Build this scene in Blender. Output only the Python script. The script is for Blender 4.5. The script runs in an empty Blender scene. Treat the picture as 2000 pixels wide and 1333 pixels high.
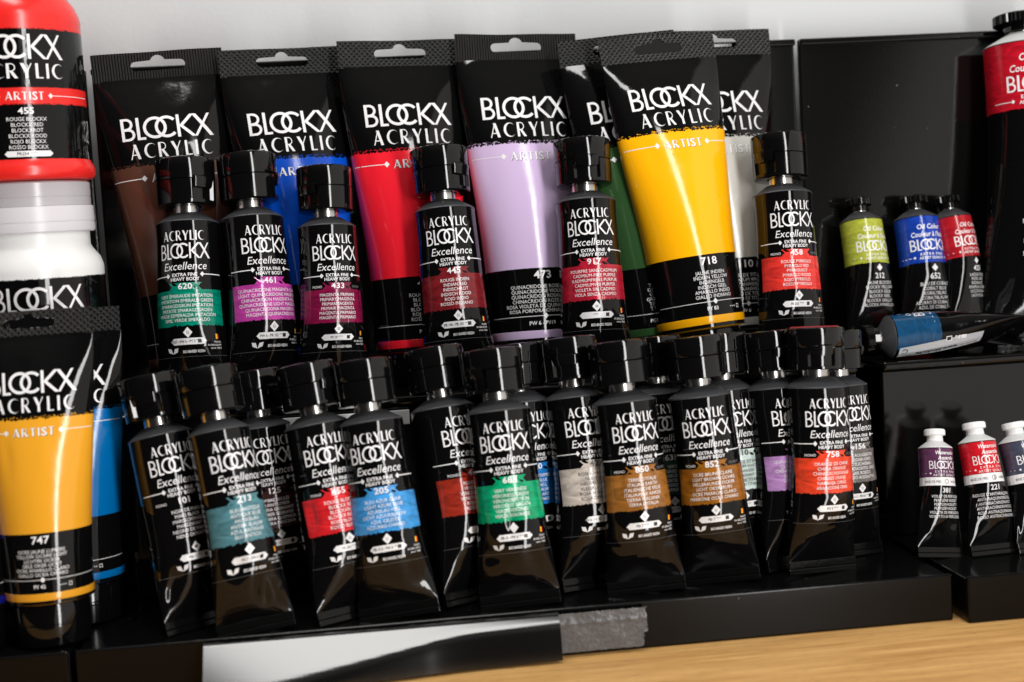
import bpy, bmesh, math, random
import numpy as np
from mathutils import Matrix, Vector

C = bpy.context.scene.collection
MM = 0.001
rad = math.radians
sc = bpy.context.scene

# ------------------------------------------------------------------ camera
F_PX = 2778.0
def axes(yaw, pitch, roll):
    y, p, r = rad(yaw), rad(pitch), rad(roll)
    f = np.array([math.sin(y)*math.cos(p), math.cos(y)*math.cos(p), -math.sin(p)])
    right = np.array([math.cos(y), -math.sin(y), 0.0])
    up = np.cross(right, f)
    return f, right*math.cos(r)-up*math.sin(r), up*math.cos(r)+right*math.sin(r)
CF, CR, CU = axes(6.6, 4.9, 3.2)
CPOS = np.array([-89.3, -772.0, 208.0])
def at(px, py, Y=None, Z=None):
    """point (mm) of the plane y=Y or z=Z seen at that pixel of the 2000x1333 photo"""
    d = CF + CR*(px-1000)/F_PX - CU*(py-666.5)/F_PX
    t = (Y-CPOS[1])/d[1] if Y is not None else (Z-CPOS[2])/d[2]
    return CPOS + d*t
cam = bpy.data.cameras.new('camera'); camo = bpy.data.objects.new('camera', cam); C.objects.link(camo)
camo.matrix_world = Matrix(((CR[0], CU[0], -CF[0], CPOS[0]*MM), (CR[1], CU[1], -CF[1], CPOS[1]*MM),
                            (CR[2], CU[2], -CF[2], CPOS[2]*MM), (0, 0, 0, 1)))
cam.sensor_width = 36; cam.lens = 50.0; cam.clip_start = 0.05; cam.clip_end = 20
cam.dof.use_dof = True; cam.dof.focus_distance = 0.752; cam.dof.aperture_fstop = 6.3
sc.camera = camo

# ------------------------------------------------------------------ light
w = bpy.data.worlds.new('World'); sc.world = w; w.use_nodes = True
nt = w.node_tree; nt.nodes.clear()
wo = nt.nodes.new('ShaderNodeOutputWorld'); bg = nt.nodes.new('ShaderNodeBackground')
tc = nt.nodes.new('ShaderNodeTexCoord'); sep = nt.nodes.new('ShaderNodeSeparateXYZ')
nt.links.new(tc.outputs['Generated'], sep.inputs[0])
def wmath(op, a, b=0.0):
    n = nt.nodes.new('ShaderNodeMath'); n.operation = op
    for i, v in enumerate((a, b)):
        if isinstance(v, (int, float)): n.inputs[i].default_value = v
        else: nt.links.new(v, n.inputs[i])
    return n.outputs[0]
# dim room: the right-hand side is paler than the left, the ceiling paler than the floor
mr = nt.nodes.new('ShaderNodeMapRange'); mr.interpolation_type = 'SMOOTHSTEP'
tilt = wmath('SUBTRACT', sep.outputs['X'], wmath('MULTIPLY', sep.outputs['Z'], 0.3))
nt.links.new(tilt, mr.inputs[0]); mr.inputs[1].default_value = 0.335; mr.inputs[2].default_value = 0.375
mr.inputs[3].default_value = 0.015; mr.inputs[4].default_value = 0.74
mz = nt.nodes.new('ShaderNodeMapRange'); mz.interpolation_type = 'SMOOTHSTEP'
nt.links.new(sep.outputs['Z'], mz.inputs[0]); mz.inputs[1].default_value = 0.35; mz.inputs[2].default_value = 0.9
mz.inputs[3].default_value = 0.0; mz.inputs[4].default_value = 0.22
wcol = wmath('ADD', mr.outputs[0], mz.outputs[0])
bg.inputs['Color'].default_value = (1.0, 0.95, 0.89, 1)
nt.links.new(wcol, bg.inputs['Strength'])
nt.links.new(bg.outputs[0], wo.inputs[0])
def area(name, loc, target, sx, sy, power, col):
    l = bpy.data.lights.new(name, 'AREA'); l.shape = 'RECTANGLE'; l.size = sx; l.size_y = sy
    l.energy = power; l.color = col
    o = bpy.data.objects.new(name, l); C.objects.link(o); o.location = loc
    o.rotation_euler = (Vector(target)-Vector(loc)).to_track_quat('-Z', 'Y').to_euler()
    return o
area('key_strip_light', (0.37, -1.02, 0.25), (0.0, 0.0, 0.25), 0.13, 1.90, 15.0, (1.0, 0.985, 0.97))
area('ceiling_light', (-0.15, -0.44, 1.52), (0.0, -0.25, 0.0), 0.9, 0.28, 10.5, (1.0, 0.98, 0.95))
sc.view_settings.view_transform = 'Standard'; sc.view_settings.look = 'None'
sc.view_settings.exposure = 0.0; sc.view_settings.gamma = 1.0
sc.render.engine = 'CYCLES'
sc.cycles.max_bounces = 8; sc.cycles.sample_clamp_indirect = 4.0

# ------------------------------------------------------------------ materials
def lin(r, g, b):
    f = lambda c: (c/255/12.92) if c/255 <= 0.04045 else ((c/255+0.055)/1.055)**2.4
    return (f(r), f(g), f(b), 1.0)
MATS = {}
def mat(name, col, rough=0.3, metal=0.0, ior=1.5, bump=None, spec=None, rvar=0.0, coat=0.0, alpha_t=0.0, dust=0.0):
    """bump = (kind, scale, distance mm)"""
    if name in MATS: return MATS[name]
    m = bpy.data.materials.new(name); m.use_nodes = True; MATS[name] = m
    t = m.node_tree; b = t.nodes['Principled BSDF']
    b.inputs['Base Color'].default_value = col; b.inputs['Roughness'].default_value = rough
    b.inputs['Metallic'].default_value = metal; b.inputs['IOR'].default_value = ior
    if coat: b.inputs['Coat Weight'].default_value = coat; b.inputs['Coat Roughness'].default_value = 0.06
    if alpha_t: b.inputs['Transmission Weight'].default_value = alpha_t
    tex = t.nodes.new('ShaderNodeTexCoord')
    if rvar:
        n = t.nodes.new('ShaderNodeTexNoise'); n.inputs['Scale'].default_value = 140; n.inputs['Detail'].default_value = 6
        t.links.new(tex.outputs['Object'], n.inputs['Vector'])
        r = t.nodes.new('ShaderNodeMapRange'); r.inputs[1].default_value = .35; r.inputs[2].default_value = .75
        r.inputs[3].default_value = max(0.02, rough-rvar); r.inputs[4].default_value = rough+rvar
        t.links.new(n.outputs['Fac'], r.inputs[0]); t.links.new(r.outputs[0], b.inputs['Roughness'])
    if dust:                                   # specks of dust and paint lying on the surface
        vo = t.nodes.new('ShaderNodeTexVoronoi'); vo.inputs['Scale'].default_value = 170; t.links.new(tex.outputs['Object'], vo.inputs['Vector'])
        ns = t.nodes.new('ShaderNodeTexNoise'); ns.inputs['Scale'].default_value = 55; ns.inputs['Detail'].default_value = 2; t.links.new(tex.outputs['Object'], ns.inputs['Vector'])
        m1 = t.nodes.new('ShaderNodeMapRange'); t.links.new(ns.outputs['Fac'], m1.inputs[0]); m1.inputs[1].default_value = .52; m1.inputs[2].default_value = .75; m1.inputs[3].default_value = 0; m1.inputs[4].default_value = .11
        lt = t.nodes.new('ShaderNodeMath'); lt.operation = 'LESS_THAN'; t.links.new(vo.outputs['Distance'], lt.inputs[0]); t.links.new(m1.outputs[0], lt.inputs[1])
        mxd = t.nodes.new('ShaderNodeMix'); mxd.data_type = 'RGBA'; mxd.inputs[6].default_value = col; mxd.inputs[7].default_value = (.22*dust, .21*dust, .20*dust, 1)
        t.links.new(lt.outputs[0], mxd.inputs[0]); t.links.new(mxd.outputs[2], b.inputs['Base Color'])
    if bump:
        kind, s, dist = bump
        bn = t.nodes.new('ShaderNodeBump'); bn.inputs['Distance'].default_value = dist*MM; bn.inputs['Strength'].default_value = 1.0
        if kind == 'noise':
            n = t.nodes.new('ShaderNodeTexNoise'); n.inputs['Scale'].default_value = s; n.inputs['Detail'].default_value = 3
            t.links.new(tex.outputs['Object'], n.inputs['Vector']); h = n.outputs['Fac']
        else:
            sp = t.nodes.new('ShaderNodeSeparateXYZ'); t.links.new(tex.outputs['Object'], sp.inputs[0])
            def mth(op, a, c=0.0):
                n = t.nodes.new('ShaderNodeMath'); n.operation = op
                for i, v in enumerate((a, c)):
                    if isinstance(v, (int, float)): n.inputs[i].default_value = v
                    else: t.links.new(v, n.inputs[i])
                return n.outputs[0]
            k = 2*math.pi/(s*MM)
            if kind == 'cross':
                p = mth('SINE', mth('MULTIPLY', mth('ADD', sp.outputs['X'], sp.outputs['Z']), k*0.7))
                q = mth('SINE', mth('MULTIPLY', mth('SUBTRACT', sp.outputs['X'], sp.outputs['Z']), k*0.7))
                h = mth('MAXIMUM', p, q)
            elif kind == 'ribs':
                h = mth('SINE', mth('MULTIPLY', sp.outputs['X'], k))
            elif kind == 'rings':
                h = mth('SINE', mth('MULTIPLY', mth('ARCTAN2', sp.outputs['X'], sp.outputs['Y']), s))
        t.links.new(h, bn.inputs['Height']); t.links.new(bn.outputs[0], b.inputs['Normal'])
    return m

BLK = (0.0028, 0.0026, 0.0028, 1)
M_tube = mat('tube_black', (0.003, 0.0028, 0.003, 1), 0.05, ior=1.42, bump=('noise', 75, 0.13), rvar=.03)
M_foot = mat('tube_black_foot', (0.006, 0.006, 0.006, 1), 0.12, bump=('noise', 120, 0.12), rvar=.05)
M_cap = mat('cap_black', BLK, 0.075, ior=1.5, bump=('noise', 500, 0.006), rvar=.05, dust=.5)
M_large = mat('large_tube_black', (0.003, 0.0029, 0.003, 1), 0.07, ior=1.42, bump=('noise', 90, 0.08), rvar=.03)
M_cross = mat('seal_crosshatch', (0.02, 0.02, 0.0205, 1), 0.3, bump=('cross', 2.1, 0.9))
M_ribs = mat('seal_ribs', (0.010, 0.010, 0.0105, 1), 0.3, bump=('ribs', 1.5, 0.6))
M_crimp = mat('crimp_black', (0.003, 0.003, 0.003, 1), 0.16, ior=1.36, bump=('noise', 420, 0.09))
M_should = mat('shoulder_grey', (0.055, 0.057, 0.062, 1), 0.42, metal=0.3, bump=('rings', 90, 0.06))
M_neck = mat('neck_metal', (0.62, 0.60, 0.58, 1), 0.22, metal=1.0, bump=('noise', 300, 0.03))
M_ink = mat('ink_white', (0.80, 0.79, 0.80, 1), 0.28)
M_inkb = mat('ink_black', (0.012, 0.012, 0.012, 1), 0.35)
M_grey = mat('ink_grey', (0.16, 0.16, 0.16, 1), 0.35)
M_fy = mat('ink_flag_yellow', lin(250, 205, 30), 0.4); M_fr = mat('ink_flag_red', lin(225, 40, 50), 0.4)
M_rackl = mat('rack_lip', (0.0032, 0.003, 0.003, 1), 0.16, ior=1.26, bump=('noise', 300, 0.03), dust=.7)
M_rack = mat('rack_black', (0.0038, 0.0036, 0.0035, 1), 0.085, dust=.7, bump=('noise', 1500, 0.012))
M_rackg = mat('rack_gloss', (0.003, 0.003, 0.003, 1), 0.2, ior=1.3, dust=.6, bump=('noise', 160, 0.05), rvar=.06)
M_whitecap = mat('cap_white', (0.80, 0.80, 0.80, 1), 0.35)
M_whiteneck = mat('shoulder_white', (0.62, 0.63, 0.62, 1), 0.4)
COLM = {}
def cmat(rgb, rough=0.16, mott=0.0):
    if rgb not in COLM:
        m = COLM[rgb] = mat('print_%d_%d_%d' % rgb, lin(*rgb), rough, bump=('noise', 200, 0.05), rvar=.04)
        if mott:                                # brushed, mottled paint swatch
            t = m.node_tree; b = t.nodes['Principled BSDF']; tx = t.nodes.new('ShaderNodeTexCoord'); mp = t.nodes.new('ShaderNodeMapping'); mp.inputs['Scale'].default_value = (120, 120, 330)
            mp.inputs['Rotation'].default_value = (0, .5, 0)
            n = t.nodes.new('ShaderNodeTexNoise'); n.inputs['Scale'].default_value = 1; n.inputs['Detail'].default_value = 7; n.inputs['Distortion'].default_value = 1.2
            t.links.new(tx.outputs['Object'], mp.inputs[0]); t.links.new(mp.outputs[0], n.inputs['Vector'])
            mr_ = t.nodes.new('ShaderNodeMapRange'); t.links.new(n.outputs['Fac'], mr_.inputs[0]); mr_.inputs[1].default_value = .3; mr_.inputs[2].default_value = .7
            mr_.inputs[3].default_value = 1-mott; mr_.inputs[4].default_value = 1+mott*.6
            vm = t.nodes.new('ShaderNodeVectorMath'); vm.operation = 'SCALE'; vm.inputs[0].default_value = lin(*rgb)[:3]; t.links.new(mr_.outputs[0], vm.inputs['Scale']); t.links.new(vm.outputs[0], b.inputs['Base Color'])
    return COLM[rgb]

# ------------------------------------------------------------------ objects
def tag(o, label=None, cat=None, group=None, kind=None):
    if label: o['label'] = label
    if cat: o['category'] = cat
    if group: o['group'] = group
    if kind: o['kind'] = kind
    return o
def empty(name, M, label, cat, group=None):
    o = bpy.data.objects.new(name, None); C.objects.link(o); o.matrix_world = M
    o.empty_display_size = 0.01
    return tag(o, label, cat, group)
def link(name, V, Fc, mats, parent=None, mi=None, smooth=True, sharp=35):
    me = bpy.data.meshes.new(name)
    me.from_pydata((np.asarray(V)*MM).tolist(), [], [tuple(int(i) for i in f) for f in Fc])
    for m in (mats if isinstance(mats, (list, tuple)) else [mats]): me.materials.append(m)
    if mi is not None: me.polygons.foreach_set('material_index', list(mi))
    if smooth:
        me.polygons.foreach_set('use_smooth', [True]*len(me.polygons))
        me.set_sharp_from_angle(angle=rad(sharp))
    me.update()
    o = bpy.data.objects.new(name, me); C.objects.link(o)
    if parent is not None: o.parent = parent
    return o
def box_bm(bm, x0, x1, y0, y1, z0, z1, bev=0.0, seg=2):
    vs = [bm.verts.new((x, y, z)) for x in (x0, x1) for y in (y0, y1) for z in (z0, z1)]
    fs = [bm.faces.new([vs[i] for i in q]) for q in ((0, 1, 3, 2), (4, 6, 7, 5), (0, 4, 5, 1), (2, 3, 7, 6), (0, 2, 6, 4), (1, 5, 7, 3))]
    if bev:
        bmesh.ops.bevel(bm, geom=list({e for f in fs for e in f.edges}), offset=bev, segments=seg, affect='EDGES', profile=0.5)
def from_bm(name, bm, m, parent=None, sharp=8):
    bmesh.ops.recalc_face_normals(bm, faces=bm.faces)
    me = bpy.data.meshes.new(name)
    for v in bm.verts: v.co *= MM
    bm.to_mesh(me); bm.free(); me.materials.append(m)
    me.polygons.foreach_set('use_smooth', [True]*len(me.polygons)); me.set_sharp_from_angle(angle=rad(sharp))
    o = bpy.data.objects.new(name, me); C.objects.link(o)
    if parent is not None: o.parent = parent
    return o
def box(name, x0, x1, y0, y1, z0, z1, m, parent=None, bev=0.8):
    bm = bmesh.new(); box_bm(bm, x0, x1, y0, y1, z0, z1, bev); return from_bm(name, bm, m, parent)
def lathe(name, prof, m, parent=None, seg=72, rfun=None, sharp=35, mi=None):
    """profile [(r, z)] turned about local z; r 0 closes the end"""
    V = []; Fc = []; rows = []; idx = []
    for r, z in prof:
        if r == 0: rows.append([len(V)]); V.append((0, 0, z)); continue
        row = []
        for k in range(seg):
            a = 2*math.pi*k/seg
            rr = r if rfun is None else rfun(r, z, a)
            row.append(len(V)); V.append((rr*math.sin(a), -rr*math.cos(a), z))
        rows.append(row)
    for j, (A, B) in enumerate(zip(rows[:-1], rows[1:])):
        for k in range(seg):
            k2 = (k+1) % seg
            if len(A) == 1: Fc.append((A[0], B[k2], B[k]))
            elif len(B) == 1: Fc.append((A[k], A[k2], B[0]))
            else: Fc.append((A[k], A[k2], B[k2], B[k]))
            idx.append(mi[j] if mi else 0)
    return link(name, V, Fc, m, parent, mi=idx, sharp=sharp)

# ------------------------------------------------------------------ glyphs
CHARS = sorted(set("ABCDEFGHIJKLMNOPQRSTUVWXYZabcdefghijklmnopqrstuvwxyz0123456789 .,-()'*àéÉÈÜÓÂÖ®"))
GLY = {}
def load_glyphs(bold):
    objs = []
    for ch in CHARS:
        pair = []
        for s in (ch, ch+'|', '|'):
            cu = bpy.data.curves.new('glyph', 'FONT'); cu.body = s; cu.size = 1.0; cu.resolution_u = 2
            cu.offset = 0.018 if bold else 0.0; cu.fill_mode = 'FRONT'
            o = bpy.data.objects.new('glyph', cu); C.objects.link(o); pair.append(o)
        objs.append((ch, pair))
    bpy.context.view_layer.update()
    dg = bpy.context.evaluated_depsgraph_get()
    def xmax(o):
        me = o.evaluated_get(dg).to_mesh(); v = max((v.co.x for v in me.vertices), default=0); o.evaluated_get(dg).to_mesh_clear(); return v
    bar = xmax(objs[0][1][2])
    for ch, (a, b, c) in objs:
        e = a.evaluated_get(dg); me = e.to_mesh()
        me.calc_loop_triangles()
        V = np.array([(v.co.x, v.co.y) for v in me.vertices]).reshape(-1, 2)
        T = np.array([t.vertices[:] for t in me.loop_triangles], dtype=int).reshape(-1, 3)
        e.to_mesh_clear()
        adv = xmax(b)-bar
        GLY[(ch, bold)] = (V, T, adv if adv > 0.01 else 0.28)
    for ch, p in objs:
        for o in p:
            cu = o.data; bpy.data.objects.remove(o); bpy.data.curves.remove(cu)
load_glyphs(False); load_glyphs(True)

class Print:
    """flat artwork in (u, v) mm, v measured upwards; polys carry a layer and a material slot"""
    def __init__(s): s.V = []; s.F = []; s.M = []; s.L = []; s.n = 0; s.layer = 0
    def add(s, V, T, slot=0, layer=None):
        V = np.asarray(V, float).reshape(-1, 2)
        if len(V) == 0: return
        if layer is None: layer = s.layer
        s.V.append(V); s.L.append(np.full(len(V), layer)); s.F += [tuple(int(i)+s.n for i in t) for t in T]; s.M += [slot]*len(T); s.n += len(V)
    def poly(s, pts, slot=0, layer=None): s.add(pts, [tuple(range(len(pts)))], slot, layer)
    def rect(s, x0, y0, x1, y1, slot=0, layer=None, step=2.5):
        nx = max(1, int(abs(x1-x0)/step)); ny = max(1, int(abs(y1-y0)/3))
        V = [(x0+(x1-x0)*i/nx, y0+(y1-y0)*j/ny) for j in range(ny+1) for i in range(nx+1)]
        T = [(j*(nx+1)+i, j*(nx+1)+i+1, (j+1)*(nx+1)+i+1, (j+1)*(nx+1)+i) for j in range(ny) for i in range(nx)]
        s.add(V, T, slot, layer)
    def bar(s, p, q, wd, slot=0, layer=None, flat=None):
        """stroke; flat = 'h' keeps horizontal cut ends (diagonals of letters)"""
        p = np.array(p, float); q = np.array(q, float); d = q-p; l = np.hypot(*d)
        nrm = np.array([-d[1], d[0]])/l*wd/2
        if flat == 'h': nrm = np.array([-1.0, 0.0])*wd/2*(l/max(abs(d[1]), 1e-6))*(1 if d[1] > 0 else -1)
        k = max(1, int(l/2.0)); V = []
        for i in range(k+1):
            c = p+d*i/k; V += [c-nrm, c+nrm]
        s.add(V, [(2*i, 2*i+2, 2*i+3, 2*i+1) for i in range(k)], slot, layer)
    def arc(s, c, ro, ri, a0, a1, n=28, slot=0, layer=None, sx=1.0, shift=0.0, ry=None):
        """ring sector; shift moves the inner ellipse so that the stroke swells"""
        V = []
        for i in range(n+1):
            a = rad(a0+(a1-a0)*i/n); ca, sa = math.cos(a), math.sin(a)
            V += [(c[0]+ri*ca*sx+shift, c[1]+(ry if ry else ri)*sa), (c[0]+ro*ca*sx, c[1]+ro*sa)]
        s.add(V, [(2*i, 2*i+1, 2*i+3, 2*i+2) for i in range(n)], slot, layer)
    def text(s, txt, cx, y, h, slot=0, bold=False, shear=0.0, sx=1.0, sp=0.0, layer=None, align='c', rot=0):
        """h = cap height; y = baseline"""
        k = h/0.70; x = 0; parts = []
        for ch in txt:
            V, T, adv = GLY.get((ch, bold), GLY[(' ', bold)])
            if len(V): parts.append((V*k*np.array([sx, 1])+np.array([x, 0]), T))
            x += adv*k*sx+sp
        wd = x-sp
        x0 = cx-wd/2 if align == 'c' else (cx if align == 'l' else cx-wd)
        for V, T in parts:
            V = V.copy(); V[:, 0] += V[:, 1]*shear+x0; V[:, 1] += y
            s.add(V, T, slot, layer)
        return wd
    def logo(s, cx, y, h, slot=0, layer=None, wt=0.125):
        W = 3.78*h; x = cx-W/2; t = wt*h; L0 = s.layer if layer is None else layer
        P = lambda a, b: (x+a*h, y+b*h)
        R = lambda a0, b0, a1, b1, l: s.rect(x+a0*h, y+b0*h, x+a1*h, y+b1*h, slot, L0+l)
        tt = wt
        R(0.0, 0, tt, 1, 0)
        for (b0, b1, wx) in ((0.0, 0.54, 0.56), (0.46, 1.0, 0.50)):
            ro = (b1-b0)/2; cxn = wx-ro
            R(tt, b1-tt*.8, cxn, b1, 1 if b0 else 2); R(tt, b0, cxn, b0+tt*.8, 1 if b0 else 2)
            s.arc(P(cxn, (b0+b1)/2), ro*h, (ro-tt*.85)*h, -90, 90, 14, slot, L0+(1 if b0 else 2))
        R(0.64, 0, 0.64+tt, 1, 0); R(0.64+tt, 0, 0.99, tt*.85, 0)
        s.arc(P(1.40, .5), .49*h, (.49-tt)*h, 0, 360, 40, slot, L0)
        s.arc(P(1.89, .5), .49*h, (.49-tt)*h, 42, 318, 34, slot, L0+3)
        R(2.31, 0, 2.31+tt, 1, 4)
        s.bar(P(2.98, 1), P(2.49, .5), t, slot, L0+1, 'h'); s.bar(P(2.49, .5), P(3.0, 0), t, slot, L0+2, 'h')
        s.bar(P(3.06, 1), P(3.76, 0), t*1.15, slot, L0, 'h'); s.bar(P(3.68, 1), P(3.08, 0), t*.8, slot, L0+3, 'h')
    def flared(s, txt, cx, y, h, slot=0, gap=0.22, layer=None, width=None, outline=False):
        """high-contrast sans capitals"""
        Wd = {'A': .78, 'C': .80, 'R': .70, 'Y': .76, 'L': .52, 'I': .20, 'T': .62, 'S': .50, ' ': .3}
        tot = sum(Wd[c] for c in txt)+gap*(len(txt)-1); k = h
        kx = k if width is None else width/tot
        x = cx-tot*kx/2; L0 = s.layer if layer is None else layer
        for c in txt:
            P = lambda a, b: (x+a*kx, y+b*k)
            B = lambda a, b, wd, l=0, fl='h': s.bar(P(*a), P(*b), wd*kx, slot, L0+l, fl)
            Rr = lambda a0, b0, a1, b1, l=0: s.rect(x+a0*kx, y+b0*k, x+a1*kx, y+b1*k, slot, L0+l)
            if c == 'A': B((.04, 0), (.40, 1), .075, 1); B((.38, 1), (.68, 0), .21); Rr(.16, .26, .56, .33, 2)
            elif c == 'C': s.arc(P(.50, .5), .5*k, .40*k, 48, 312, 26, slot, L0, sx=kx/k, shift=.095*kx, ry=.45*k)
            elif c == 'R':
                Rr(0, 0, .19, 1); s.arc(P(.30, .73), .27*k, .21*k, -90, 90, 12, slot, L0+1, sx=kx/k*1.05)
                Rr(.19, .94, .30, 1, 1); Rr(.19, .46, .30, .52, 1); B((.30, .48), (.62, 0), .19, 2)
            elif c == 'Y': B((.10, 1), (.38, .42), .21); B((.72, 1), (.40, .42), .07, 1); Rr(.29, 0, .48, .46, 2)
            elif c == 'L': Rr(0, 0, .19, 1); Rr(.19, 0, .52, .075)
            elif c == 'I': Rr(0, 0, .19, 1)
            elif c == 'T': Rr(.21, 0, .40, .93); Rr(0, .93, .62, 1)
            elif c == 'S': s.text('S', x+.25*kx, y, h, slot, True, layer=L0, sx=kx/k)
            x += (Wd[c]+gap)*kx
    def diamond(s, cx, cy, r, slot=0, layer=None): s.poly([(cx-r, cy), (cx, cy-r*1.15), (cx+r, cy), (cx, cy+r*1.15)], slot, layer)
    def ragged(s, x0, x1, top, bot, slot=0, rng=random, jt=0.0, jb=1.2, step=0.35, layer=None):
        """block of printed paint with brushed edges; top and bot are v values"""
        n = int((x1-x0)/step); V = []; ht = hb = 0; m = max(2, int(abs(top-bot)/2.5))
        for i in range(n+1):
            ht = .6*ht+.4*rng.uniform(-jt, jt) if jt else 0
            hb = .6*hb+.4*rng.uniform(-jb, jb)
            a = top+ht+jt*rng.uniform(-.45, .45); b = bot+hb+jb*rng.uniform(-.6, .5)
            xx = x0+(x1-x0)*i/n
            V += [(xx, b+(a-b)*j/m) for j in range(m+1)]
        q = m+1
        T = [(q*i+j, q*i+q+j, q*i+q+1+j, q*i+1+j) for i in range(n) for j in range(m)]
        s.add(V, T, slot, layer)
        for i in range(int((x1-x0)*1.5)):        # stray bristle marks
            if jt:
                xx = rng.uniform(x0, x1); yy = top+rng.uniform(0.4, 1.0)*jt*1.8; r = rng.uniform(.12, .4)
                s.poly([(xx-r*1.6, yy-r*.4), (xx+r*1.2, yy-r*.3), (xx+r*1.5, yy+r*.3), (xx-r, yy+r*.4)], slot, layer)
    def pill(s, x0, x1, y0, y1, slot=0, layer=None):
        h = (y1-y0)/2; s.rect(x0+h, y0, x1-h, y1, slot, layer, 1.5)
        s.add([(x0, y0+h), (x0+h, y0), (x0+h, y1)], [(0, 1, 2)], slot, layer); s.add([(x1, y0+h), (x1-h, y1), (x1-h, y0)], [(0, 1, 2)], slot, layer)
    def squeeze(s, cx, k, mark):
        for V in s.V[mark:]: V[:, 0] = cx+(V[:, 0]-cx)*k
    def build(s, name, surf, mats, parent, off=0.16, dl=0.022):
        V = np.vstack(s.V); L = np.concatenate(s.L)
        X = surf.at(V[:, 0], V[:, 1], off+L*dl)
        # keep every face turned outwards
        Fc = []
        for f in s.F:
            a, b, c = V[f[0]], V[f[1]], V[f[2]]
            cr = (b[0]-a[0])*(c[1]-a[1])-(b[1]-a[1])*(c[0]-a[0])
            if abs(cr) < 1e-12 and len(f) > 3:
                d = V[f[3]]; cr = (c[0]-a[0])*(d[1]-a[1])-(c[1]-a[1])*(d[0]-a[0])
            Fc.append(f if cr >= 0 else f[::-1])
        return link(name, X, Fc, mats, parent, mi=s.M, smooth=False)

# ------------------------------------------------------------------ tube surface
class Surf:
    """oval tube wall: half width a(z), half depth b(z); front is -y. u runs along the wall from the front middle"""
    def __init__(s, a, b, z0, z1, seed=0, amp=0.0, low=0.0, sc=1.0, bend=0.0):
        s.a = a; s.b = b; s.z0 = z0; s.z1 = z1; s.amp = amp; s.low = low; s.sc = sc; s.bend = bend
        r = random.Random(seed)
        s.w = [(r.uniform(.5, 3.2)*r.choice((-1, 1)), r.uniform(.02, .11), r.uniform(0, 6.28), r.uniform(.5, 1)) for _ in range(6)]
        s.dents = [(r.uniform(-1.2, 1.2), r.uniform(.1, .62), r.uniform(.14, .4), r.uniform(.05, .12), r.uniform(-1, .5)) for _ in range(6)]
        s.creases = []; s.tw = 0.0
    def add_creases(s, n, seed, g=.5):
        r = random.Random(seed)
        s.creases = [(r.uniform(-1.1, 1.1), r.uniform(.06, .55), r.uniform(-14, 14), r.uniform(.9, 2.0), r.uniform(.25, .6), g*r.uniform(-1, .6)) for _ in range(n)]
    def phi_pt(s, ph, z, off):
        A = s.a(z); B = s.b(z)
        x = A*np.sin(ph); y = -B*np.cos(ph)
        nx = np.sin(ph)/np.maximum(A, .1); ny = -np.cos(ph)/np.maximum(B, .1); l = np.hypot(nx, ny); nx = nx/l; ny = ny/l
        t = (z-s.z0)/(s.z1-s.z0)
        e = np.clip(np.minimum(t, 1-t)*9, 0, 1)*np.clip(B/6, 0.1, 1)
        d = 0
        for k, m, p, g in s.w: d = d+g*np.sin(k*ph+m*z+p)
        d = d*s.amp/3
        for pp, tt, wp, wt, g in s.dents:
            d = d+g*s.low*np.exp(-((ph-pp)/wp)**2-((t-tt)/wt)**2)
        for pp, tt, k, w_, wp, g in s.creases:
            q = ((z-s.z0)-tt*(s.z1-s.z0)-k*(ph-pp))/w_
            d = d+g*np.exp(-np.abs(q)**1.4-((ph-pp)/wp)**2)
        d = d*e+off
        X = x+nx*d; Y = y+ny*d; an = s.tw*np.clip(1-t*1.25, 0, 1)**1.4; c_, s_ = np.cos(an), np.sin(an)
        return np.stack([X*c_-Y*s_, X*s_+Y*c_+s.bend*np.sin(np.pi*np.clip(t, 0, 1)), z+0*x], -1)*s.sc
    def at(s, u, z, off):
        u = np.asarray(u, float); z = np.asarray(z, float); A = s.a(z); B = s.b(z)
        ph = np.linspace(0, math.pi, 73); mid = (ph[1:]+ph[:-1])/2
        out = np.zeros(len(u))
        for i in range(0, len(u), 20000):
            sl = slice(i, i+20000)
            ds = np.sqrt((A[sl, None]*np.cos(mid))**2+(B[sl, None]*np.sin(mid))**2)*(ph[1]-ph[0])
            cum = np.concatenate([np.zeros((ds.shape[0], 1)), np.cumsum(ds, 1)], 1)
            au = np.minimum(np.abs(u[sl]), cum[:, -1]*.999)
            j = np.clip((cum <= au[:, None]).sum(1)-1, 0, 71); r = np.arange(len(j))
            f = (au-cum[r, j])/np.maximum(cum[r, j+1]-cum[r, j], 1e-9)
            out[sl] = (ph[j]+f*(ph[1]-ph[0]))*np.sign(u[sl])
        return s.phi_pt(out, z, off)
    def mesh(s, name, zs, m, parent, n=96, mi=None, close=False):
        V = []; Fc = []; ids = []
        zs = np.asarray(zs, float)
        ph = np.linspace(-math.pi, math.pi, n, endpoint=False)
        Z, P = np.meshgrid(zs, ph, indexing='ij')
        X = s.phi_pt(P.ravel(), Z.ravel(), np.zeros(Z.size))
        for j in range(len(zs)-1):
            for k in range(n):
                k2 = (k+1) % n
                Fc.append((j*n+k, j*n+k2, (j+1)*n+k2, (j+1)*n+k)); ids.append(mi(zs[j]) if mi else 0)
        if close: Fc.append(tuple(range(n))[::-1]); Fc.append(tuple((len(zs)-1)*n+k for k in range(n))); ids += [0, 0]
        return link(name, X, Fc, m, parent, mi=ids, sharp=60)

def frame(base, top, twist=0.0, roll=None):
    """local z from base to top, local -y turned to the front (world -y), turned by twist about z"""
    z = Vector(top)-Vector(base); L = z.length; z.normalize()
    f = Vector((0, -1, 0)); f = (f-z*f.dot(z)).normalized()
    f = Matrix.Rotation(rad(twist), 3, z) @ f
    y = -f; x = y.cross(z)
    M = Matrix(((x.x, y.x, z.x, base[0]*MM), (x.y, y.y, z.y, base[1]*MM), (x.z, y.z, z.z, base[2]*MM), (0, 0, 0, 1)))
    return M, L

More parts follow.
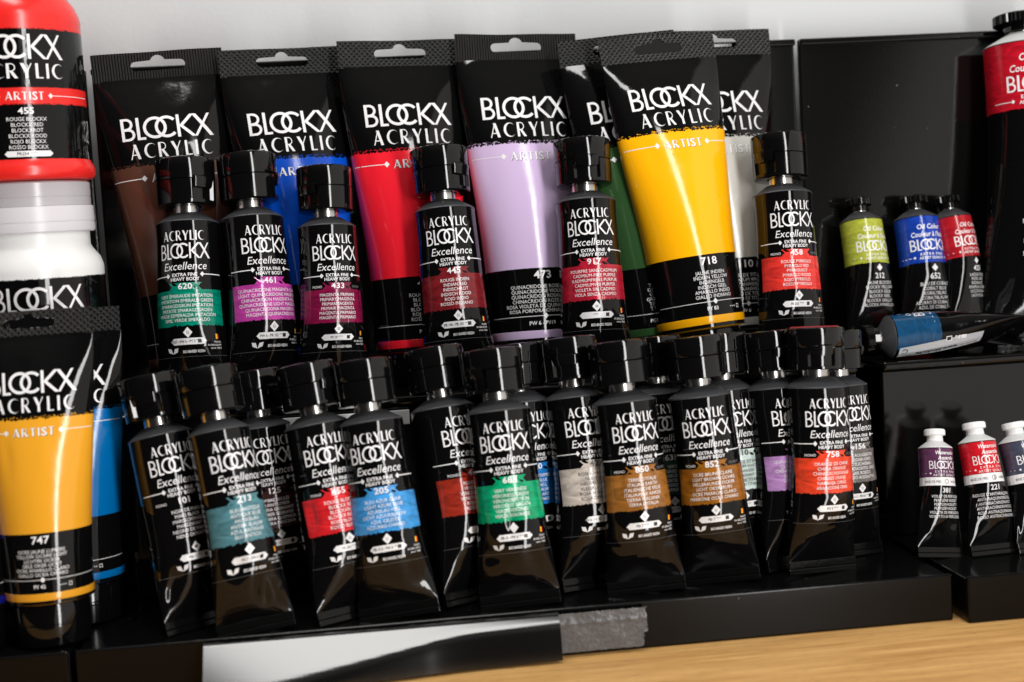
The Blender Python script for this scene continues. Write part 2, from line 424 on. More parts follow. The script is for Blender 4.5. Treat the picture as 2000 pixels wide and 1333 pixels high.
# ------------------------------------------------------------------ setting
def wood():
    m = bpy.data.materials.new('oak'); m.use_nodes = True; t = m.node_tree; b = t.nodes['Principled BSDF']
    tex = t.nodes.new('ShaderNodeTexCoord'); mp = t.nodes.new('ShaderNodeMapping')
    mp.inputs['Scale'].default_value = (9, 120, 60); t.links.new(tex.outputs['Object'], mp.inputs[0])
    n = t.nodes.new('ShaderNodeTexNoise'); n.inputs['Scale'].default_value = 1.0; n.inputs['Detail'].default_value = 7; n.inputs['Distortion'].default_value = .6
    t.links.new(mp.outputs[0], n.inputs['Vector'])
    mp2 = t.nodes.new('ShaderNodeMapping'); mp2.inputs['Scale'].default_value = (22, 620, 200); t.links.new(tex.outputs['Object'], mp2.inputs[0])
    n2 = t.nodes.new('ShaderNodeTexNoise'); n2.inputs['Scale'].default_value = 1.0; n2.inputs['Detail'].default_value = 4
    t.links.new(mp2.outputs[0], n2.inputs['Vector'])
    mx = t.nodes.new('ShaderNodeMix'); mx.data_type = 'FLOAT'; mx.inputs[0].default_value = .5
    t.links.new(n.outputs['Fac'], mx.inputs[2]); t.links.new(n2.outputs['Fac'], mx.inputs[3])
    cr = t.nodes.new('ShaderNodeValToRGB'); t.links.new(mx.outputs[0], cr.inputs[0])
    cr.color_ramp.elements[0].position = .32; cr.color_ramp.elements[0].color = (0.49, 0.235, 0.064, 1)
    cr.color_ramp.elements[1].position = .68; cr.color_ramp.elements[1].color = (0.86, 0.52, 0.19, 1)
    mp3 = t.nodes.new('ShaderNodeMapping'); mp3.inputs['Scale'].default_value = (110, 1500, 300); t.links.new(tex.outputs['Object'], mp3.inputs[0])
    n3 = t.nodes.new('ShaderNodeTexNoise'); n3.inputs['Scale'].default_value = 1.0; n3.inputs['Detail'].default_value = 2; t.links.new(mp3.outputs[0], n3.inputs['Vector'])
    pr = t.nodes.new('ShaderNodeMapRange'); t.links.new(n3.outputs['Fac'], pr.inputs[0]); pr.inputs[1].default_value = .60; pr.inputs[2].default_value = .68; pr.inputs[3].default_value = 1.0; pr.inputs[4].default_value = .62
    vm = t.nodes.new('ShaderNodeVectorMath'); vm.operation = 'SCALE'; t.links.new(cr.outputs[0], vm.inputs[0]); t.links.new(pr.outputs[0], vm.inputs['Scale'])
    t.links.new(vm.outputs[0], b.inputs['Base Color']); b.inputs['Roughness'].default_value = .45
    bn = t.nodes.new('ShaderNodeBump'); bn.inputs['Distance'].default_value = .0002; bn.inputs['Strength'].default_value = .6
    t.links.new(mx.outputs[0], bn.inputs['Height']); t.links.new(bn.outputs[0], b.inputs['Normal'])
    return m
tb = box('table', -900, 900, -224, 74.5, -30, 0, wood(), bev=1.0); tag(tb, kind='structure')
wm = mat('wall_paint', (0.585, 0.595, 0.60, 1), 0.6, bump=('noise', 350, 0.12))
wl = box('wall', -1200, 1200, 75, 95, -400, 1000, wm, bev=0); tag(wl, kind='structure')

# ------------------------------------------------------------------ display racks
Z1, Z2, ZT = 22.0, 119.0, 304.5
def rack(x0, x1, label, ylip=-118, xr=None, xb=None, xp=None, xe=None):
    r = empty('display_rack', Matrix.Translation((x0*MM, 0, 0)), label, 'rack', 'black stepped display racks')
    xe = xe or x1; xr = xr if xr is not None else x0; xb = xb if xb is not None else x0; xp = xp if xp is not None else xb
    def part(name, bm, m=M_rack):
        o = from_bm(name, bm, m); o.parent = r; o.matrix_parent_inverse = r.matrix_world.inverted(); return o
    bm = bmesh.new(); box_bm(bm, xb+.5, xe, ylip+3, 56, 0.3, Z1-0.3, .8); part('tray', bm, M_rackg)
    bm = bmesh.new(); box_bm(bm, xb, xe, ylip, ylip+2.6, 0.2, Z1+1.2, 1.0, 3); part('front_lip', bm, M_rackl)
    bm = bmesh.new(); box_bm(bm, xr, x1, -28, -24, Z1, Z2-5.2, .8); part('riser', bm)
    bm = bmesh.new(); box_bm(bm, xr, x1, -31, 54, Z2-5, Z2-.2, 1.6, 3); part('shelf', bm)
    bm = bmesh.new(); box_bm(bm, xp, x1, 56.4, 60, Z1, ZT, 1.4, 3)
    box_bm(bm, xp, x1, 53.0, 56.2, ZT-4, ZT, 1.2, 3); part('back_panel', bm)
    return r
XL1 = float(at(1860, 1120, Y=-118)[0]); XR0 = float(at(1889, 1110, Y=-126)[0])
rack(-222, 184.5, 'wide black stepped rack that carries the large tubes and two rows of small tubes', xb=-222, xe=XL1)
rk = rack(187, 420, 'black stepped rack at right behind the small oil and watercolour tubes', ylip=-126, xr=199, xb=XR0, xp=187)
rack(-460, -225, 'black rack at far left under the stacked paint jars')

# ------------------------------------------------------------------ small acrylic tubes
RT = 15.9
def small_surf(seed, s, amp, low, RT=RT, dz=0.0):
    def b(z):
        t = np.clip((np.asarray(z, float)-6.5)/46, 0, 1)
        return 0.75+(RT-0.75)*(1-(1-t)**2.5)
    def a(z):
        t = np.clip((np.asarray(z, float)-6.5)/80, 0, 1); return RT*(1+.235*(1-t)**1.9)
    r = random.Random(seed+9)
    return Surf(a, b, 6.5, 95-dz, seed, amp, low, s, bend=r.uniform(-2.5, .8))
def flip_cap(parent, s, zb, h, r, notch):
    """flip-top cap: base with a recessed thumb notch, hinged lid above with a lip over the notch"""
    a0 = rad(notch)
    def dist(a): return abs((a-a0+math.pi) % (2*math.pi)-math.pi)
    zs = zb+h*.52
    def rb(rr, z, a):
        if rr > r*.9 and z > zb+h*.08 and z < zs-.05 and dist(a) < .46: return (rr-1.5)*s
        return rr*s
    prof = [(0, zb+2), (7.4, zb+2), (7.6, zb), (r-.9, zb), (r-.35, zb+.3), (r-.3, zb+h*.075), (r-.28, zb+h*.085), (r-.05, zs-.6), (r-.04, zs-.3), (r-.5, zs-.05), (0, zs-.05)]
    cap = lathe('cap', [(p, z*s) for p, z in prof], M_cap, parent, 84, lambda rr, z, a: rb(rr, z/s, a), 30)
    zt = zb+h
    prof = [(0, zs), (r-.9, zs), (r-.35, zs+.35), (r-.1, zs+1.0), (r+.15, zt-1.2), (r-.1, zt-.45), (r-.8, zt), (r-2.0, zt), (r-2.3, zt-.5), (0, zt-.6)]
    lid = lathe('lid', [(p*s, z*s) for p, z in prof], M_cap, cap, 84)
    # thumb lip hanging over the notch
    V = []; Fc = []; n = 12
    for j, (zz, ro) in enumerate(((zs-h*.17, r-.7), (zs-h*.19, r+.2), (zs-h*.02, r+1.0), (zs+.9, r+.9), (zs+1.6, r-.1))):
        for k in range(n+1):
            q = -.42+.84*k/n; a = a0+q; rr = ro-(.5 if k in (0, n) else 0)
            V.append((rr*math.sin(a)*s, -rr*math.cos(a)*s, (zz+(h*.03*abs(q/.42)**3 if j < 2 else 0))*s))
    for j in range(4):
        for k in range(n): Fc.append((j*(n+1)+k, j*(n+1)+k+1, (j+1)*(n+1)+k+1, (j+1)*(n+1)+k))
    for k, rv in ((0, 0), (n, 1)):
        f = tuple(j*(n+1)+k for j in range(5)); Fc.append(f if rv else f[::-1])
    link('thumb_lip', V, Fc, M_cap, lid, sharp=40)
    return cap
SMALL = []
def small_tube(cap_px, crimp_x, ycap, ycrimp, rgb, num, lines, label, group, zf=Z1, twist=0, notch=30, series='S1', code='PR 101',
               mono=True, dark=False, seed=0, amp=.34, low=.9, rs=1.0, caph=21.4, topmat=None, ftw=0.0):
    top = at(cap_px[0], cap_px[1], Y=ycap)
    # foot: where the given column of the picture meets the shelf
    P = at(crimp_x, 900, Y=ycrimp)
    lo, hi = 300, 1500
    for _ in range(40):
        mid = (lo+hi)/2; P = at(crimp_x, mid, Y=ycrimp)
        if P[2] > zf: lo = mid
        else: hi = mid
    base = (P[0], ycrimp, zf)
    M, L = frame(base, top, twist); s = L/126.0
    SMALL.append((num, round(s, 3)))
    root = empty('paint_tube', M, label, 'paint tube', group)
    RT = 15.9*rs; dz = caph-21.4
    sf = small_surf(seed, s, amp, low, RT, dz)
    sf.tw = rad(ftw)
    sf.add_creases(7 if zf == Z1 else 3, seed+50, .5 if zf == Z1 else .35)
    zs = np.concatenate([np.linspace(6.5, 30, 22), np.linspace(31, 93.6-dz, 44), [94.3-dz, 94.8-dz, 95.2-dz]])
    sf.mesh('body', zs, M_tube, root, 112)
    # printed-panel edge: bare foot is a darker film below the artwork
    bm = bmesh.new(); wdt = float(sf.a(np.array(6.5)))
    box_bm(bm, -wdt*s, wdt*s, -1.0*s, 1.0*s, 3.1*s, 6.9*s, .35*s); box_bm(bm, -wdt*s*1.005, wdt*s*1.005, -1.35*s, 1.15*s, 0, 3.0*s, .45*s)
    from_bm('crimp', bm, M_crimp, root).rotation_euler = (0, 0, rad(ftw))
    D = lambda p: [(r_*s, (z_-dz)*s) for r_, z_ in p]
    lathe('shoulder', D([(RT*.985, 94.9), (RT*1.012, 95.3), (RT*.995, 95.9), (8.6, 100.6), (7.3, 100.9), (0, 100.9)]), M_should, root, 84, sharp=25)
    lathe('neck', D([(0, 100.7), (6.7, 100.7), (6.8, 101.2), (6.7, 106.2), (0, 106.2)]), M_neck, root, 60)
    cap = flip_cap(root, s, 104.6-dz, caph, 15.0, notch)
    if topmat is not None:
        lathe('paint_smear', [(0, 125.5*s), (12.5*s, 125.5*s), (12.6*s, 126.1*s), (11.8*s, 126.6*s), (0, 126.7*s)], topmat, cap, 40)
    rng = random.Random(seed*7+3); z = lambda v: 95-dz-v
    if rgb is not None:
        p = Print(); p.ragged(-20.5, 20.5, z(34.8), z(52.6), 0, rng, 0, .6, .32)
        for sg in (1,):
            p.add([(-8.4, z(31.2)), (-4, z(31.2)), (0, z(31.2)), (4, z(31.2)), (8.4, z(31.2)), (-6.6, z(33)), (-3, z(33)), (0, z(33)), (3, z(33)), (6.6, z(33)), (-8.4, z(34.8)), (-4, z(34.8)), (0, z(34.8)), (4, z(34.8)), (8.4, z(34.8))],
                  [(i, i+5, i+6, i+1) for i in range(4)]+[(5+i, 10+i, 11+i, 6+i) for i in range(4)])
        p.build('colour_label', sf, cmat(rgb, .14, .38), root, off=.14)
    q = Print(); ds = 2 if dark else 0
    q.flared('ACRYLIC', 0, z(9.9), 4.9, gap=.15, width=21)
    k_ = len(q.V); q.logo(0, z(19.1), 7.9, wt=.118); q.squeeze(0, .87, k_)
    q.text('Excellence', 0, z(24.7), 3.9, shear=.22, sx=.95)
    q.rect(-20.5, z(27.75), -8.8, z(27.3)); q.rect(9.0, z(27.35), 20.5, z(26.9)); q.diamond(-8.6, z(27.5), 1.1, layer=1); q.diamond(8.8, z(27.1), 1.1, layer=1)
    q.text('EXTRA FINE', 0, z(28.0), 1.65, bold=True, sx=1.0); q.text('HEAVY BODY', 0, z(30.2), 1.65, bold=True, sx=1.0)
    q.text(num, 0, z(34.4), 2.9, bold=True, sx=1.15, slot=ds, layer=2)
    if mono: q.text('MONO', -11.3, z(33.9), 1.3, sx=.95); q.text('PIGMENT', 12.2, z(33.9), 1.3, sx=.85, slot=4)
    for i, t in enumerate(lines): q.text(t, 0, z(38.6+2.42*i), 1.66, sx=.92, slot=ds, layer=3)
    q.diamond(0, z(56), 2.3, layer=0); q.text(series, 0, z(56.7), 1.35, slot=2, layer=2, sx=.8)
    q.pill(-9, 9, z(62), z(58.8)); q.text(code+' ****', -1, z(61.0), 1.25, slot=2, bold=True, layer=2, sx=.85); q.rect(4.6, z(61.3), 6.4, z(59.5), 2, 2)
    for sg in (-1, 1): q.add([(-8.3, z(66.3)), (-8.3+sg*2.4, z(65.4)), (-8.3+sg*2.9, z(63.4)), (-8.3+sg*.9, z(63.7))], [(0, 1, 2, 3)])
    q.text('BIO-BASED RESIN', 2.2, z(66.0), 1.3, bold=True, sx=.75)
    for i, k in enumerate((2, 5, 6)): q.rect(13.2+.7*i, z(59.6), 13.9+.7*i, z(57.2), k)
    for i, t in enumerate(('MADE', 'IN BELGIUM', 'since 1865')): q.text(t, 16.4, z(61.6+1.5*i), .95, align='r')
    q.rect(-21, z(67.9), 21, z(67.8), 4)
    q.build('lettering', sf, [M_ink, M_ink, M_inkb, M_ink, M_grey, M_fy, M_fr], root, off=.22)
    return root

GM, GF, GB = 'small tubes on the upper step', 'small tubes in the front row', 'small tubes behind the front row'
U = dict(ycap=5, ycrimp=-17, zf=Z2, caph=23.8)
small_tube((360, 316), 385, rgb=(0, 128, 104), num='620', mono=False, notch=48, seed=1, twist=-4, code='PG7 - PW 6 - PY 3', series='S2',
  lines=['VERT ÉMERAUDE IMITATION', 'IMITATION EMERALD GREEN', 'SMARAGDGRÜN IMITATION', 'IMITATIE SMARAGDGROEN', 'VERDE ESMERALDA IMITACIÓN', 'SIMIL VERDE SMERALDO'],
  label='small black paint tube with emerald green label 620 on the upper step', group=GM, low=.5, **U)
small_tube((480, 306), 524, rgb=(188, 62, 158), num='461', mono=False, notch=66, seed=2, twist=27, code='PW 6 - PR 122', series='S2',
  lines=['QUINACRIDONE MAGENTA CLAIR', 'LIGHT QUINACRIDONE MAGENTA', 'CHINACRIDON MAGENTA HELL', 'QUINACRIDONE LICHT MAGENTA', 'QUINACRIDONA MAGENTA', 'MAGENTA QUINACRIDONE'],
  label='small black paint tube with orchid pink label 461 turned to the right', group=GM, low=.5, **U)
small_tube((631, 330), 656, rgb=(128, 20, 64), num='433', notch=-60, seed=3, ftw=-8, twist=17, code='PV 19', series='S3',
  lines=['MAGENTA PRIMAIRE', 'PRIMARY MAGENTA', 'PRIMÄRMAGENTA'.replace('Ä', 'A'), 'PRIMAIR MAGENTA', 'MAGENTA PRIMARIO', 'MAGENTA PRIMARIO'],
  label='small black paint tube with dark magenta label 433 in front of the blue tube', group=GM, low=1.6, **dict(U, ycap=-3, ycrimp=-21))
small_tube((855, 293), 903, rgb=(122, 30, 36), num='445', mono=False, notch=46, seed=4, twist=2, code='PR 146 - PR 101', series='S2',
  lines=['ROUGE INDIEN', 'INDIAN RED', 'INDISCHROT', 'INDISCH ROOD', 'ROJO INDIO', 'ROSSO INDIANO'],
  label='small black paint tube with brownish red label 445 in front of the red tube', group=GM, low=1.1, **U)
small_tube((1135, 277), 1168, rgb=(178, 30, 52), num='917', mono=False, notch=2, seed=5, twist=-3, code='', series='S4',
  lines=['POURPRE SANS CADMIUM', 'CADMIUM-FREE PURPLE', 'KADMIUMFREIES PURPUR', 'CADMIUMVRIJ PURPER', 'VIOLETA SIN CADMIO', 'VIOLA SENZA CADMIO'],
  label='small black paint tube with crimson label 917 between the lavender and yellow tubes', group=GM, low=.6, **U)
small_tube((1519, 267), 1553, rgb=(222, 54, 46), num='458', notch=-58, seed=6, twist=3, code='PR 255', series='S5',
  lines=['ROUGE PYRROLO', 'PYRROLO RED', 'PYRROLROT', 'PYRROLO ROOD', 'ROJO PYRROLO', 'ROSSO PYRROLO'],
  label='small black paint tube with bright red label 458 in front of the white tube', group=GM, low=.8, **U)

FR = dict(ycap=-83, ycrimp=-103); RE = dict(ycap=-51, ycrimp=-64)
small_tube((288, 737), 395, ycap=-68, ycrimp=-92, rgb=None, num='101', notch=-30, seed=11, ftw=14, twist=24, code='PBk 11', lines=['NOIR DE MARS', 'MARS BLACK', 'MARSSCHWARZ', 'MARSZWART', 'NEGRO DE MARTE', 'NERO DI MARTE'],
  label='small black paint tube with plain black label 101, leftmost of the front row', group=GF, low=2.2)
small_tube((402, 722), 503, rs=.92, ycap=-85, ycrimp=-111, rgb=(80, 128, 138), num='213', mono=False, notch=110, seed=12, ftw=-25, twist=30, code='PB 15 - PG 7 - PW 6', lines=['BLEU ANTIQUE', 'ANTIQUE BLUE', 'ANTIKBLAU', 'ANTIEK BLAUW', 'AZUL ANTIGUO', 'BLU ANTICO'],
  label='small black paint tube with greyish teal label beside the plain black one', group=GF, low=2.2)
small_tube((492, 724), 560, rgb=(56, 32, 30), num='125', notch=40, seed=13, ftw=8, twist=12, lines=['OMBRE BRULÉE', 'BURNT UMBER', 'UMBRA GEBRANNT', 'OMBER GEBRAND', 'SOMBRA QUEMADA', 'OMBRA BRUCIATA'],
  label='small black paint tube with dark brown label 125 half hidden behind the teal one', group=GB, **RE)
small_tube((595, 714), 690, ycap=-76, ycrimp=-100, rgb=(208, 36, 42), num='455', mono=True, notch=32, seed=14, ftw=16, twist=18, code='PR 254', lines=['ROUGE BLOCKX', 'BLOCKX RED', 'BLOCKXROT', 'BLOCKX ROOD', 'ROJO BLOCKX', 'ROSSO BLOCKX'],
  label='small black paint tube with red label 455, left neighbour of the sky blue one', group=GF, low=1.2)
small_tube((705, 706), 782, rgb=(62, 146, 212), num='205', mono=False, notch=150, seed=15, ftw=-9, twist=2, code='PB 15:3 - PW 6'.replace(':', '.'), lines=['BLEU AZUR CLAIR', 'LIGHT AZURE BLUE', 'AZURBLAU HELL', 'LICHT AZUURBLAUW', 'AZUL CELESTE', 'AZZURRO CHIARO'],
  label='small black paint tube with sky blue label 205 in the front row', group=GF, low=1.4, **dict(FR, ycap=-83, ycrimp=-106))
small_tube((845, 682), 925, ycap=-62, ycrimp=-88, rgb=(150, 44, 30), num='434', notch=170, seed=16, ftw=10, twist=34, lines=['ROUGE VENISE', 'VENETIAN RED', 'VENEZIANISCHROT', 'VENETIAANS ROOD', 'ROJO VENECIA', 'ROSSO VENEZIA'],
  label='small black paint tube with rust red label behind the bright green one', group=GB, low=1.2)
small_tube((958, 684), 1018, rgb=(10, 156, 106), num='688', mono=False, notch=-52, seed=17, ftw=-8, twist=2, code='PB 15 - PW 6', lines=['VERT VÉRONÈSE', 'VERONESE GREEN', 'VERONESERGRÜN', 'VERONESE GROEN', 'VERDE VERONÉS', 'VERDE VERONESE'],
  label='small black paint tube with bright green label 688 in the front row', group=GF, low=1.6, **dict(FR, ycap=-84, ycrimp=-105))
small_tube((1002, 672), 1050, rgb=(30, 110, 182), num='220', mono=False, notch=60, seed=18, twist=12, lines=['BLEU OUTREMER', 'LIGHT BLUE', 'BLAU HELL', 'LICHTBLAUW', 'AZUL CLARO', 'BLU CHIARO'],
  label='small black paint tube with blue label mostly hidden behind the bright green one', group=GB, **RE)
small_tube((1108, 662), 1165, ycap=-60, ycrimp=-82, rgb=(198, 188, 178), num='424', mono=False, notch=-30, seed=19, ftw=9, twist=14, dark=True, code='PW 6 - PY 42 - PR 101', series='S1', lines=['ROSE CHAIR (BEIGE)', 'NUDE (BEIGE)', 'HAUTROSA (BEIGE)', 'VLEESKLEUR (BEIGE)', 'ROSA RUBOR (BEIGE)', 'ROSA CIPRIA (BEIGE)'],
  label='small black paint tube with beige label and black lettering', group=GB, low=.8)
small_tube((1203, 668), 1264, rgb=(150, 98, 42), num='850', notch=100, seed=20, ftw=-17, twist=9, code='PBr 7', lines=["TERRE D'ITALIE", 'ITALIAN EARTH', 'ITALIENISCHE ERDE', 'ITALIAANSE AARDE', 'TIERRA ITALIANA', "TERRA D'ITALIA"],
  label='small black paint tube with ochre brown label 850', group=GF, low=1.2, **dict(FR, ycap=-82, ycrimp=-99))
small_tube((1272, 658), 1315, rgb=(40, 66, 58), num='635', notch=100, seed=21, twist=4, lines=['VERT', 'GREEN', 'GRÜN', 'GROEN', 'VERDE', 'VERDE'],
  label='small black paint tube almost hidden between the two ochre brown ones', group=GB, **RE)
small_tube((1352, 658), 1410, rgb=(144, 90, 24), num='852', notch=150, seed=22, ftw=-7, twist=-6, code='PBr 7', lines=['OCRE BRUNE CLAIRE', 'LIGHT BROWN OCHRE', 'HELLBRAUNER OCKER', 'LICHT OKERBRUIN', 'OCRE MARRON CLARO', 'MARRONE OCRA CHIARO'],
  label='small black paint tube with golden brown label 852', group=GF, low=1.4, **dict(FR, ycap=-80, ycrimp=-93))
small_tube((1402, 652), 1448, rgb=(192, 208, 203), num='110', mono=False, notch=110, seed=23, twist=6, dark=True, lines=['BLANC DE TITANE', 'TITANIUM WHITE', 'TITANWEISS', 'TITAANWIT', 'BLANCO DE TITANIO', 'BIANCO DI TITANIO'],
  label='small black paint tube with pale grey-white label half hidden behind the golden brown one', group=GB, **RE)
small_tube((1500, 648), 1548, ycap=-60, ycrimp=-76, rgb=(178, 132, 190), num='473', mono=False, notch=-5, seed=24, ftw=12, twist=20, lines=['QUINACRIDONE ROSE VIOLET', 'QUINACRIDONE VIOLET', 'CHINACRIDON ROSAVIOLETT', 'QUINACRIDON ROZE', 'QUINACRIDONA ROSA', 'ROSA VIOLETTO'],
  label='small black paint tube with lilac label half hidden behind the orange one', group=GB, low=.6)
small_tube((1590, 640), 1606, rgb=(226, 68, 40), num='758', notch=-12, seed=25, ftw=7, twist=6, code='PO 5', series='S2', lines=['ORANGE DE CHINE', 'CHINA ORANGE', 'CHINESISCHORANGE', 'CHINEES ORANJE', 'NARANJA CHINO', 'ARANCIONE CINA'],
  label='small black paint tube with orange label 758 and red paint on its cap', group=GF, low=1.3, topmat=mat('dried_paint', lin(150, 30, 40), .45, bump=('noise', 700, .3)), **dict(FR, ycap=-80, ycrimp=-90))
small_tube((1628, 648), 1664, rgb=(112, 105, 102), num='156', mono=False, notch=60, seed=26, twist=14, code='PBk 11 - PR101', lines=['GRIS ROUGEÂTRE', 'REDDISH GREY', 'RÖTLICHGRAU', 'ROODACHTIG GRIJS', 'GRIS ROJIZO', 'GRIGIO ROSSASTRO'],
  label='small black paint tube with grey label 156 behind the orange one', group=GB, low=.7, **RE)
print('SMALL', SMALL)

# ------------------------------------------------------------------ large acrylic tubes (cap down, hanging seal up)
RL = 24.6
BIG = []
def large_tube(seal_px, base_px, ytop, ybase, zf, rgb, num, lines, code, label, group, twist=0, seed=0, ribs=False, closed=False, ring=None, vt=9.0, vi=9.5):
    top = at(seal_px[0], seal_px[1], Y=ytop)
    lo, hi = 300, 1500
    for _ in range(40):
        mid = (lo+hi)/2; x = base_px+(mid-base_px*0)*0; P = at(base_px, mid, Y=ybase)
        if P[2] > zf: lo = mid
        else: hi = mid
    base = (P[0], ybase, zf)
    M, L = frame(base, top, twist); s = L/190.0; BIG.append((num, round(s, 3)))
    root = empty('large_paint_tube', M, label, 'paint tube', group)
    def b(z):
        t = np.clip((np.asarray(z, float)-30)/145, 0, 1); return .7+(RL-.7)*(1-t**2.15)
    def a(z): return np.sqrt(np.maximum(2*RL*RL-b(z)**2, RL*RL*.98))
    vb = 108+vi; zr = 175-vb-33.5; e = zr-33.2
    sf = Surf(a, b, 26+e, 175.5, seed, .16, .7, s)
    sf.dents = [(p, .55+.4*(t-.1)/.52, w_*.9, wt, g) for (p, t, w_, wt, g) in sf.dents]
    zs = np.concatenate([np.linspace(27+e, 120, 36), np.linspace(122, 175.5, 30)])
    sf.mesh('body', zs, M_large, root, 112)
    lathe('colour_ring', [(0, (26.2+e)*s), (21.5*s, (26.2+e)*s), (23.2*s, (26.7+e)*s), (24.3*s, (27.9+e)*s), (24.7*s, (29.3+e)*s), (24.75*s, (33.0+e)*s), (24.5*s, (33.2+e)*s)], cmat(ring or rgb), root, 96)
    kc = (26.1+e)/22.4
    capz = [(0, 0), (19.2, 0), (20.4, .5), (20.9, 1.5), (21.3, 11.0), (20.9, 11.3), (20.9, 11.9), (21.35, 12.2), (21.7, 20.5), (21.2, 22.2), (20, 22.4), (0, 22.4)]
    lathe('cap', [(r*s, z*s*kc) for r, z in capz], M_cap, root, 84)
    # seal with a real hang hole
    wd = float(a(np.array(175.5)))*s; z0, z1 = 174.8*s, 190*s; zc = 182.5*s; hw, hh = 14.5*s, 2.6*s
    outer = [(-wd, z0), (wd, z0), (wd*1.0, z1), (-wd*1.0, z1)]
    hole = []
    nb = 8
    for i in range(nb+1): an = rad(-90+180*i/nb); hole.append((hw-hh+hh*math.cos(an), zc+hh*math.sin(an)))
    for i in range(nb+1): an = rad(20+140*i/nb); hole.append((4.0*s*math.cos(an), zc+hh-.9*s+4.0*s*math.sin(an)))
    for i in range(nb+1): an = rad(90+180*i/nb); hole.append((-hw+hh+hh*math.cos(an), zc+hh*math.sin(an)))
    def curve_mesh(name, loops, th, m, parent, y=0.0):
        cu = bpy.data.curves.new(name, 'CURVE'); cu.dimensions = '2D'; cu.fill_mode = 'BOTH'; cu.extrude = th*s
        for lp in loops:
            sp = cu.splines.new('POLY'); sp.points.add(len(lp)-1); sp.use_cyclic_u = True
            for p, (x, z) in zip(sp.points, lp): p.co = (x, z, 0, 1)
        o = bpy.data.objects.new(name, cu); C.objects.link(o); bpy.context.view_layer.update()
        me = bpy.data.meshes.new_from_object(o.evaluated_get(bpy.context.evaluated_depsgraph_get()))
        bpy.data.objects.remove(o); bpy.data.curves.remove(cu)
        bm = bmesh.new(); bm.from_mesh(me); bpy.data.meshes.remove(me)
        bmesh.ops.remove_doubles(bm, verts=bm.verts, dist=1e-4)
        k = 12
        for i in range(1, k): 
            xx = -wd+2*wd*i/k
            bmesh.ops.bisect_plane(bm, geom=bm.verts[:]+bm.edges[:]+bm.faces[:], plane_co=(xx, 0, 0), plane_no=(1, 0, 0))
        r = random.Random(seed+77); a1, p1, a2, p2 = r.uniform(.3, .9), r.uniform(0, 6), r.uniform(.2, .5), r.uniform(0, 6)
        for v in bm.verts:
            x, z, t = v.co; kz = (z-z0)/(z1-z0)
            v.co = (x, t+y+kz*(a1*math.sin(x/wd*2+p1)+a2*math.sin(x/wd*5+p2))*1.3*s, z)
        return from_bm(name, bm, m, parent, 20)
    seal_m = M_ribs if ribs else M_cross
    curve_mesh('seal', [outer, hole], .35, seal_m, root)
    if closed:
        cx = 0; ins = [(x*.985, zc+(z-zc)*.94) for x, z in hole]
        left = [(x, z) for x, z in ins if x <= -.2*s]+[(-.2*s, ins[0][1])]
        fl = curve_mesh('punched_flap', [ins], .22, M_large, root, y=.1*s)
    rng = random.Random(seed*5+1); z = lambda v: 175-v
    p = Print()
    p.ragged(-62, 62, z(39.5+vt), z(vb), 0, rng, .95, .04, .36)
    p.build('colour_window', sf, cmat(rgb, .2), root, off=.2)
    q = Print(); z = lambda v: 175-vt-v
    q.logo(0, z(25.2), 12.6, wt=.125); q.flared('ACRYLIC', 1, z(35.6), 8.2, gap=.30, width=43)
    q.rect(-34, z(46.7), -16, z(46.3)); q.rect(16, z(46.7), 34, z(46.3)); q.diamond(-15, z(46.5), 1.5, layer=1); q.diamond(15, z(46.5), 1.5, layer=1)
    # the grade word is white with a thin dark outline, offset like the print
    q.flared('ARTIST', .25, z(49.2), 4.6, gap=.20, width=22.5, slot=3, layer=0); q.flared('ARTIST', 0, z(49.0), 4.6, gap=.20, width=22.5, layer=5)
    q.build('title_lettering', sf, [M_ink, M_ink, M_inkb, mat('ink_dark', (.03, .02, .03, 1), .4)], root, off=.28, dl=.02)
    q = Print(); z = lambda v: 175-vb-v
    q.text(num, 0, z(5.6), 4.1, bold=True, sx=1.12)
    for i, t in enumerate(lines): q.text(t, 0, z(10.9+2.6*i), 1.95, sx=.95)
    q.rect(-34, z(26.0), 34, z(25.7)); q.diamond(0, z(25.85), 1.4, layer=1)
    q.text(code, -2, z(30.6), 2.0, bold=True, sx=.95, align='c')
    x0 = 9.0
    for i in range(4): q.diamond(x0+1.1*i, z(29.6), .35)
    q.rect(x0+5, z(30.8), x0+7, z(28.6)); q.rect(x0+5.3, z(30.5), x0+6.7, z(28.9), 2, 2)
    q.build('information_lettering', sf, [M_ink, M_ink, M_inkb], root, off=.28, dl=.02)
    return root
GL = 'large tubes hung seal up along the back'
L = large_tube
B = dict(zf=Z2, group=GL)
L((305, 101), 392, 40, 20, rgb=(86, 52, 40), num='844', lines=['TERRE DE SIENNE BRÛLÉE'.replace('Û', 'U'), 'BURNT SIENNA', 'SIENA GEBRANNT', 'SIENA GEBRAND', 'TIERRA SIENA TOSTADA', 'TERRA DI SIENA'], code='PBr 7', label='large black acrylic tube with brown window, leftmost of the back row', twist=9, seed=31, ribs=True, **B)
L((548, 95), 622, 44, 24, rgb=(6, 76, 192), num='250', lines=['BLEU PRIMAIRE', 'PRIMARY BLUE', 'PRIMARBLAU', 'PRIMAIR BLAUW', 'AZUL PRIMARIO', 'BLU PRIMARIO'], code='PB 29', label='large black acrylic tube with cobalt blue window in the back row', twist=13, seed=32, **B)
L((779, 79), 830, 43, 24, rgb=(236, 32, 48), num='455', lines=['ROUGE BLOCKX', 'BLOCKX RED', 'BLOCKXROT', 'BLOCKX ROOD', 'ROJO BLOCKX', 'ROSSO BLOCKX'], code='PR 254', label='large black acrylic tube with bright red window in the back row', twist=9, seed=33, **B)
